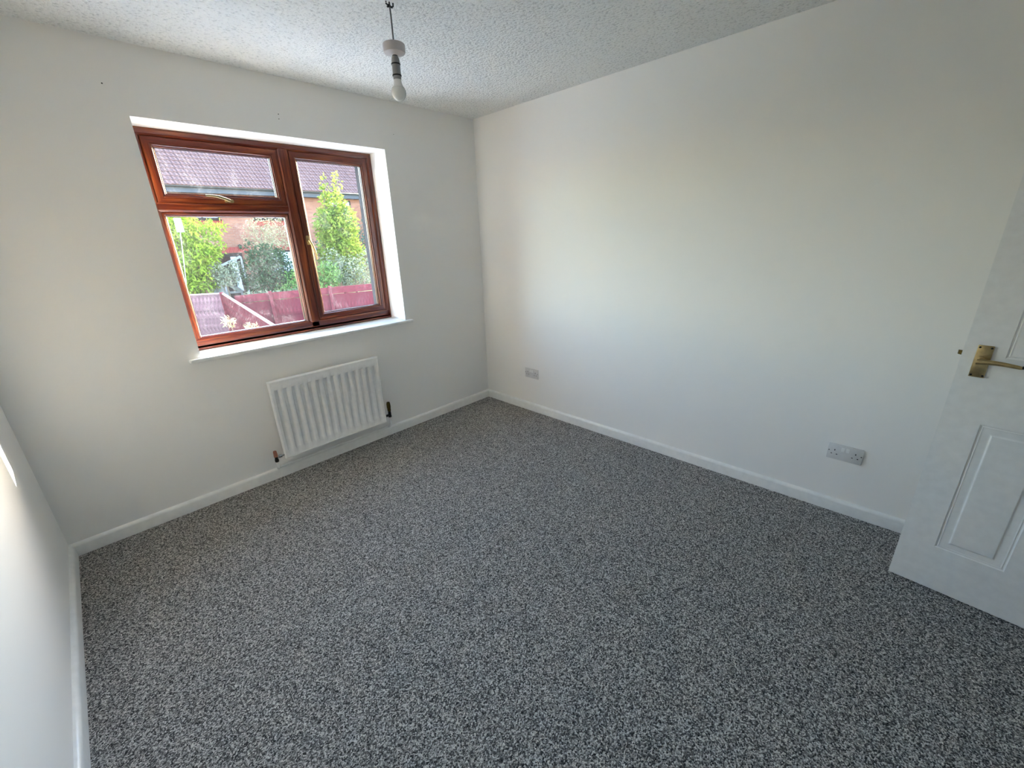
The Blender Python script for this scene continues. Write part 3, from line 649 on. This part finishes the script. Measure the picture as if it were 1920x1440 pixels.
plant('feathery_shrub', 'tall feathery shrub with pale sprigs rising over the dark shrub', 'shrub', base, M['leaf_pale'], tb, 1500, 0.11, 9, [([base, (c.x, Y, 0.6), (at(488, 425, Y))], [0.04, 0.03, 0.008]), ([(c.x, Y, 0.6), (at(520, 425, Y))], [0.03, 0.008]), ([(c.x, Y, 0.4), (at(470, 440, Y))], [0.03, 0.008])], aspect=3.0)
Y = 15.5
tb = [px(555, 525, Y, 24, 20), px(580, 530, Y, 26, 18), px(540, 540, Y, 26, 10), px(615, 515, Y, 26, 24), px(600, 535, Y, 30, 14)]
c = at(575, 535, Y); base = (c.x, Y, g)
plant('leafy_shrub', 'fresh green leafy shrub behind the burgundy fence', 'shrub', base, M['leaf_mid'], tb, 3200, 0.10, 11, [([base, (c.x, Y, 0.1)], [0.04, 0.02])])
Y = 15.8
tb = [px(655, 505, Y, 32, 26), px(690, 500, Y, 24, 34), px(670, 525, Y, 40, 16), px(625, 490, Y, 20, 24)]
c = at(665, 520, Y); base = (c.x, Y, g)
plant('sage_shrub', 'greyish sage green shrub below the golden tree', 'shrub', base, M['leaf_sage'], tb, 3000, 0.10, 12, [([base, (c.x, Y, 0.4)], [0.05, 0.02])])
Y = 18.2
tb = [px(700, 460, Y, 30, 60), px(730, 450, Y, 30, 70), px(600, 470, Y, 18, 30)]
c = at(715, 500, Y); base = (c.x, Y, g)
plant('blue_green_shrub', 'blue green bush standing behind the golden tree', 'shrub', base, M['leaf_blue'], tb, 3000, 0.13, 13, [([base, (c.x, Y, 1.0)], [0.06, 0.03])])
Y = 14.42
tb = [px(468, 558, Y, 12, 12, 0.2), px(490, 552, Y, 16, 8, 0.2), px(478, 575, Y, 8, 9, 0.15), px(520, 549, Y, 22, 4, 0.15), px(555, 545, Y, 24, 4, 0.15)]
c = at(480, 560, Y); base = (c.x, Y, -1.95)
plant('climbing_ivy', 'straggling ivy hanging over the top of the burgundy fence', 'climber', base, M['leaf_sage'], tb, 900, 0.07, 14, [([base, (c.x, Y+0.02, -0.9), (c.x+0.05, Y, -0.3)], [0.02, 0.018, 0.01])])
Y = 16.3
tb = [px(425, 520, Y, 26, 18), px(440, 500, Y, 14, 12), px(405, 505, Y, 18, 14)]
c = at(425, 530, Y); base = (c.x, Y, g)
plant('silver_shrub', 'silvery leaved shrub between the lime tree and the brown framed door', 'shrub', base, M['leaf_sage'], tb, 1700, 0.09, 15, [([base, (c.x, Y, 0.2)], [0.04, 0.02])])
Y = 9.0
for i, (u, v, rx, rz) in enumerate(((430, 604, 12, 10), (472, 614, 12, 8))):
    c = at(u, v, Y); base = (c.x, Y, -2.2)
    plant('garden_flower', ('spiky dried cream seed head above the garden', 'rounded cream flower head above the garden')[i], 'plant', base, M['flower'], [px(u, v, Y, rx, rz)], 90, 0.10, 20+i, [([base, (c.x+0.03, Y, c.z-0.25), tuple(c)], [0.012, 0.010, 0.005])], group='cream garden flowers', aspect=3)

# ---- lean-to roof, pergola arm, slim pole
Ys = 17.1; a, b_ = at(398, 512, Ys), at(456, 546, Ys)
lean = tag(empty('garden_lean_to', (a.x, Ys, HG)), 'small pale plastic lean-to with a sloping grey roof edge', 'lean-to'); O = Vector((a.x, Ys, HG))
obj('roof_edge', bar_between(bmesh.new(), a-O, b_-O, 0.06, 0.07), M['greywood'], lean)
obj('roof_edge', bar_between(bmesh.new(), a-O+Vector((0, 1.0, 0)), b_-O+Vector((0, 1.0, 0)), 0.06, 0.07), M['greywood'], lean)
obj('roof_sheet', bar_between(bmesh.new(), a-O+Vector((0, 0.5, -0.02)), b_-O+Vector((0, 0.5, -0.02)), 0.94, 0.02), M['sheet'], lean)
obj('eaves_rail', bar_between(bmesh.new(), at(398, 551, Ys)-O, at(452, 547, Ys)-O, 0.05, 0.08), M['greywood'], lean)
bm = bmesh.new(); f0, f1 = at(400, 551, Ys)-O, at(436, 549, Ys)-O
box(bm, f0.x, f1.x-0.25, -0.01, 0.01, 0.0, (a-O).z-0.35); obj('end_wall', bm, M['sheet'], lean)
for xx in (0.02, (b_-O).x-0.06): obj('post', B(xx-0.03, xx+0.03, -0.03, 0.03, 0.0, (a-O).z-0.02 if xx < 0.1 else (b_-O).z), M['greywood'], lean)
Yp = 18.8; a, b_ = at(413, 499, Yp), at(451, 481, Yp)
per = tag(empty('garden_pergola', (a.x, Yp, HG)), 'pale sloping pergola beam in front of the brown framed door', 'pergola'); O = Vector((a.x, Yp, HG))
obj('beam', bar_between(bmesh.new(), a-O, b_-O, 0.05, 0.09), M['greywood'], per)
obj('post', B(-0.03, 0.03, -0.03, 0.03, 0, (a-O).z), M['greywood'], per); obj('post', B((b_-O).x-0.03, (b_-O).x+0.03, -0.03, 0.03, 0, (b_-O).z), M['greywood'], per)
Yp = 15.0; a, b_ = at(337, 428, Yp), at(351, 545, Yp)
pole = tag(empty('washing_pole', (b_.x, Yp, -1.9)), 'slim grey pole with a pale block standing in for a lamp reflection at its top beside the lime tree', 'pole'); O = Vector((b_.x, Yp, -1.9))
obj('shaft', tube(bmesh.new(), [(0, 0, 0), b_-O, a-O], 0.013, 8), M['flex'], pole, smooth=True)
c = at(335, 421, Yp)-O; obj('reflection_block', B(c.x-0.10, c.x+0.10, c.y-0.03, c.y+0.03, c.z-0.24, c.z+0.20, 0.02), M['greywood'], pole)  # solid pale block in place of a lamp's reflection in the glass
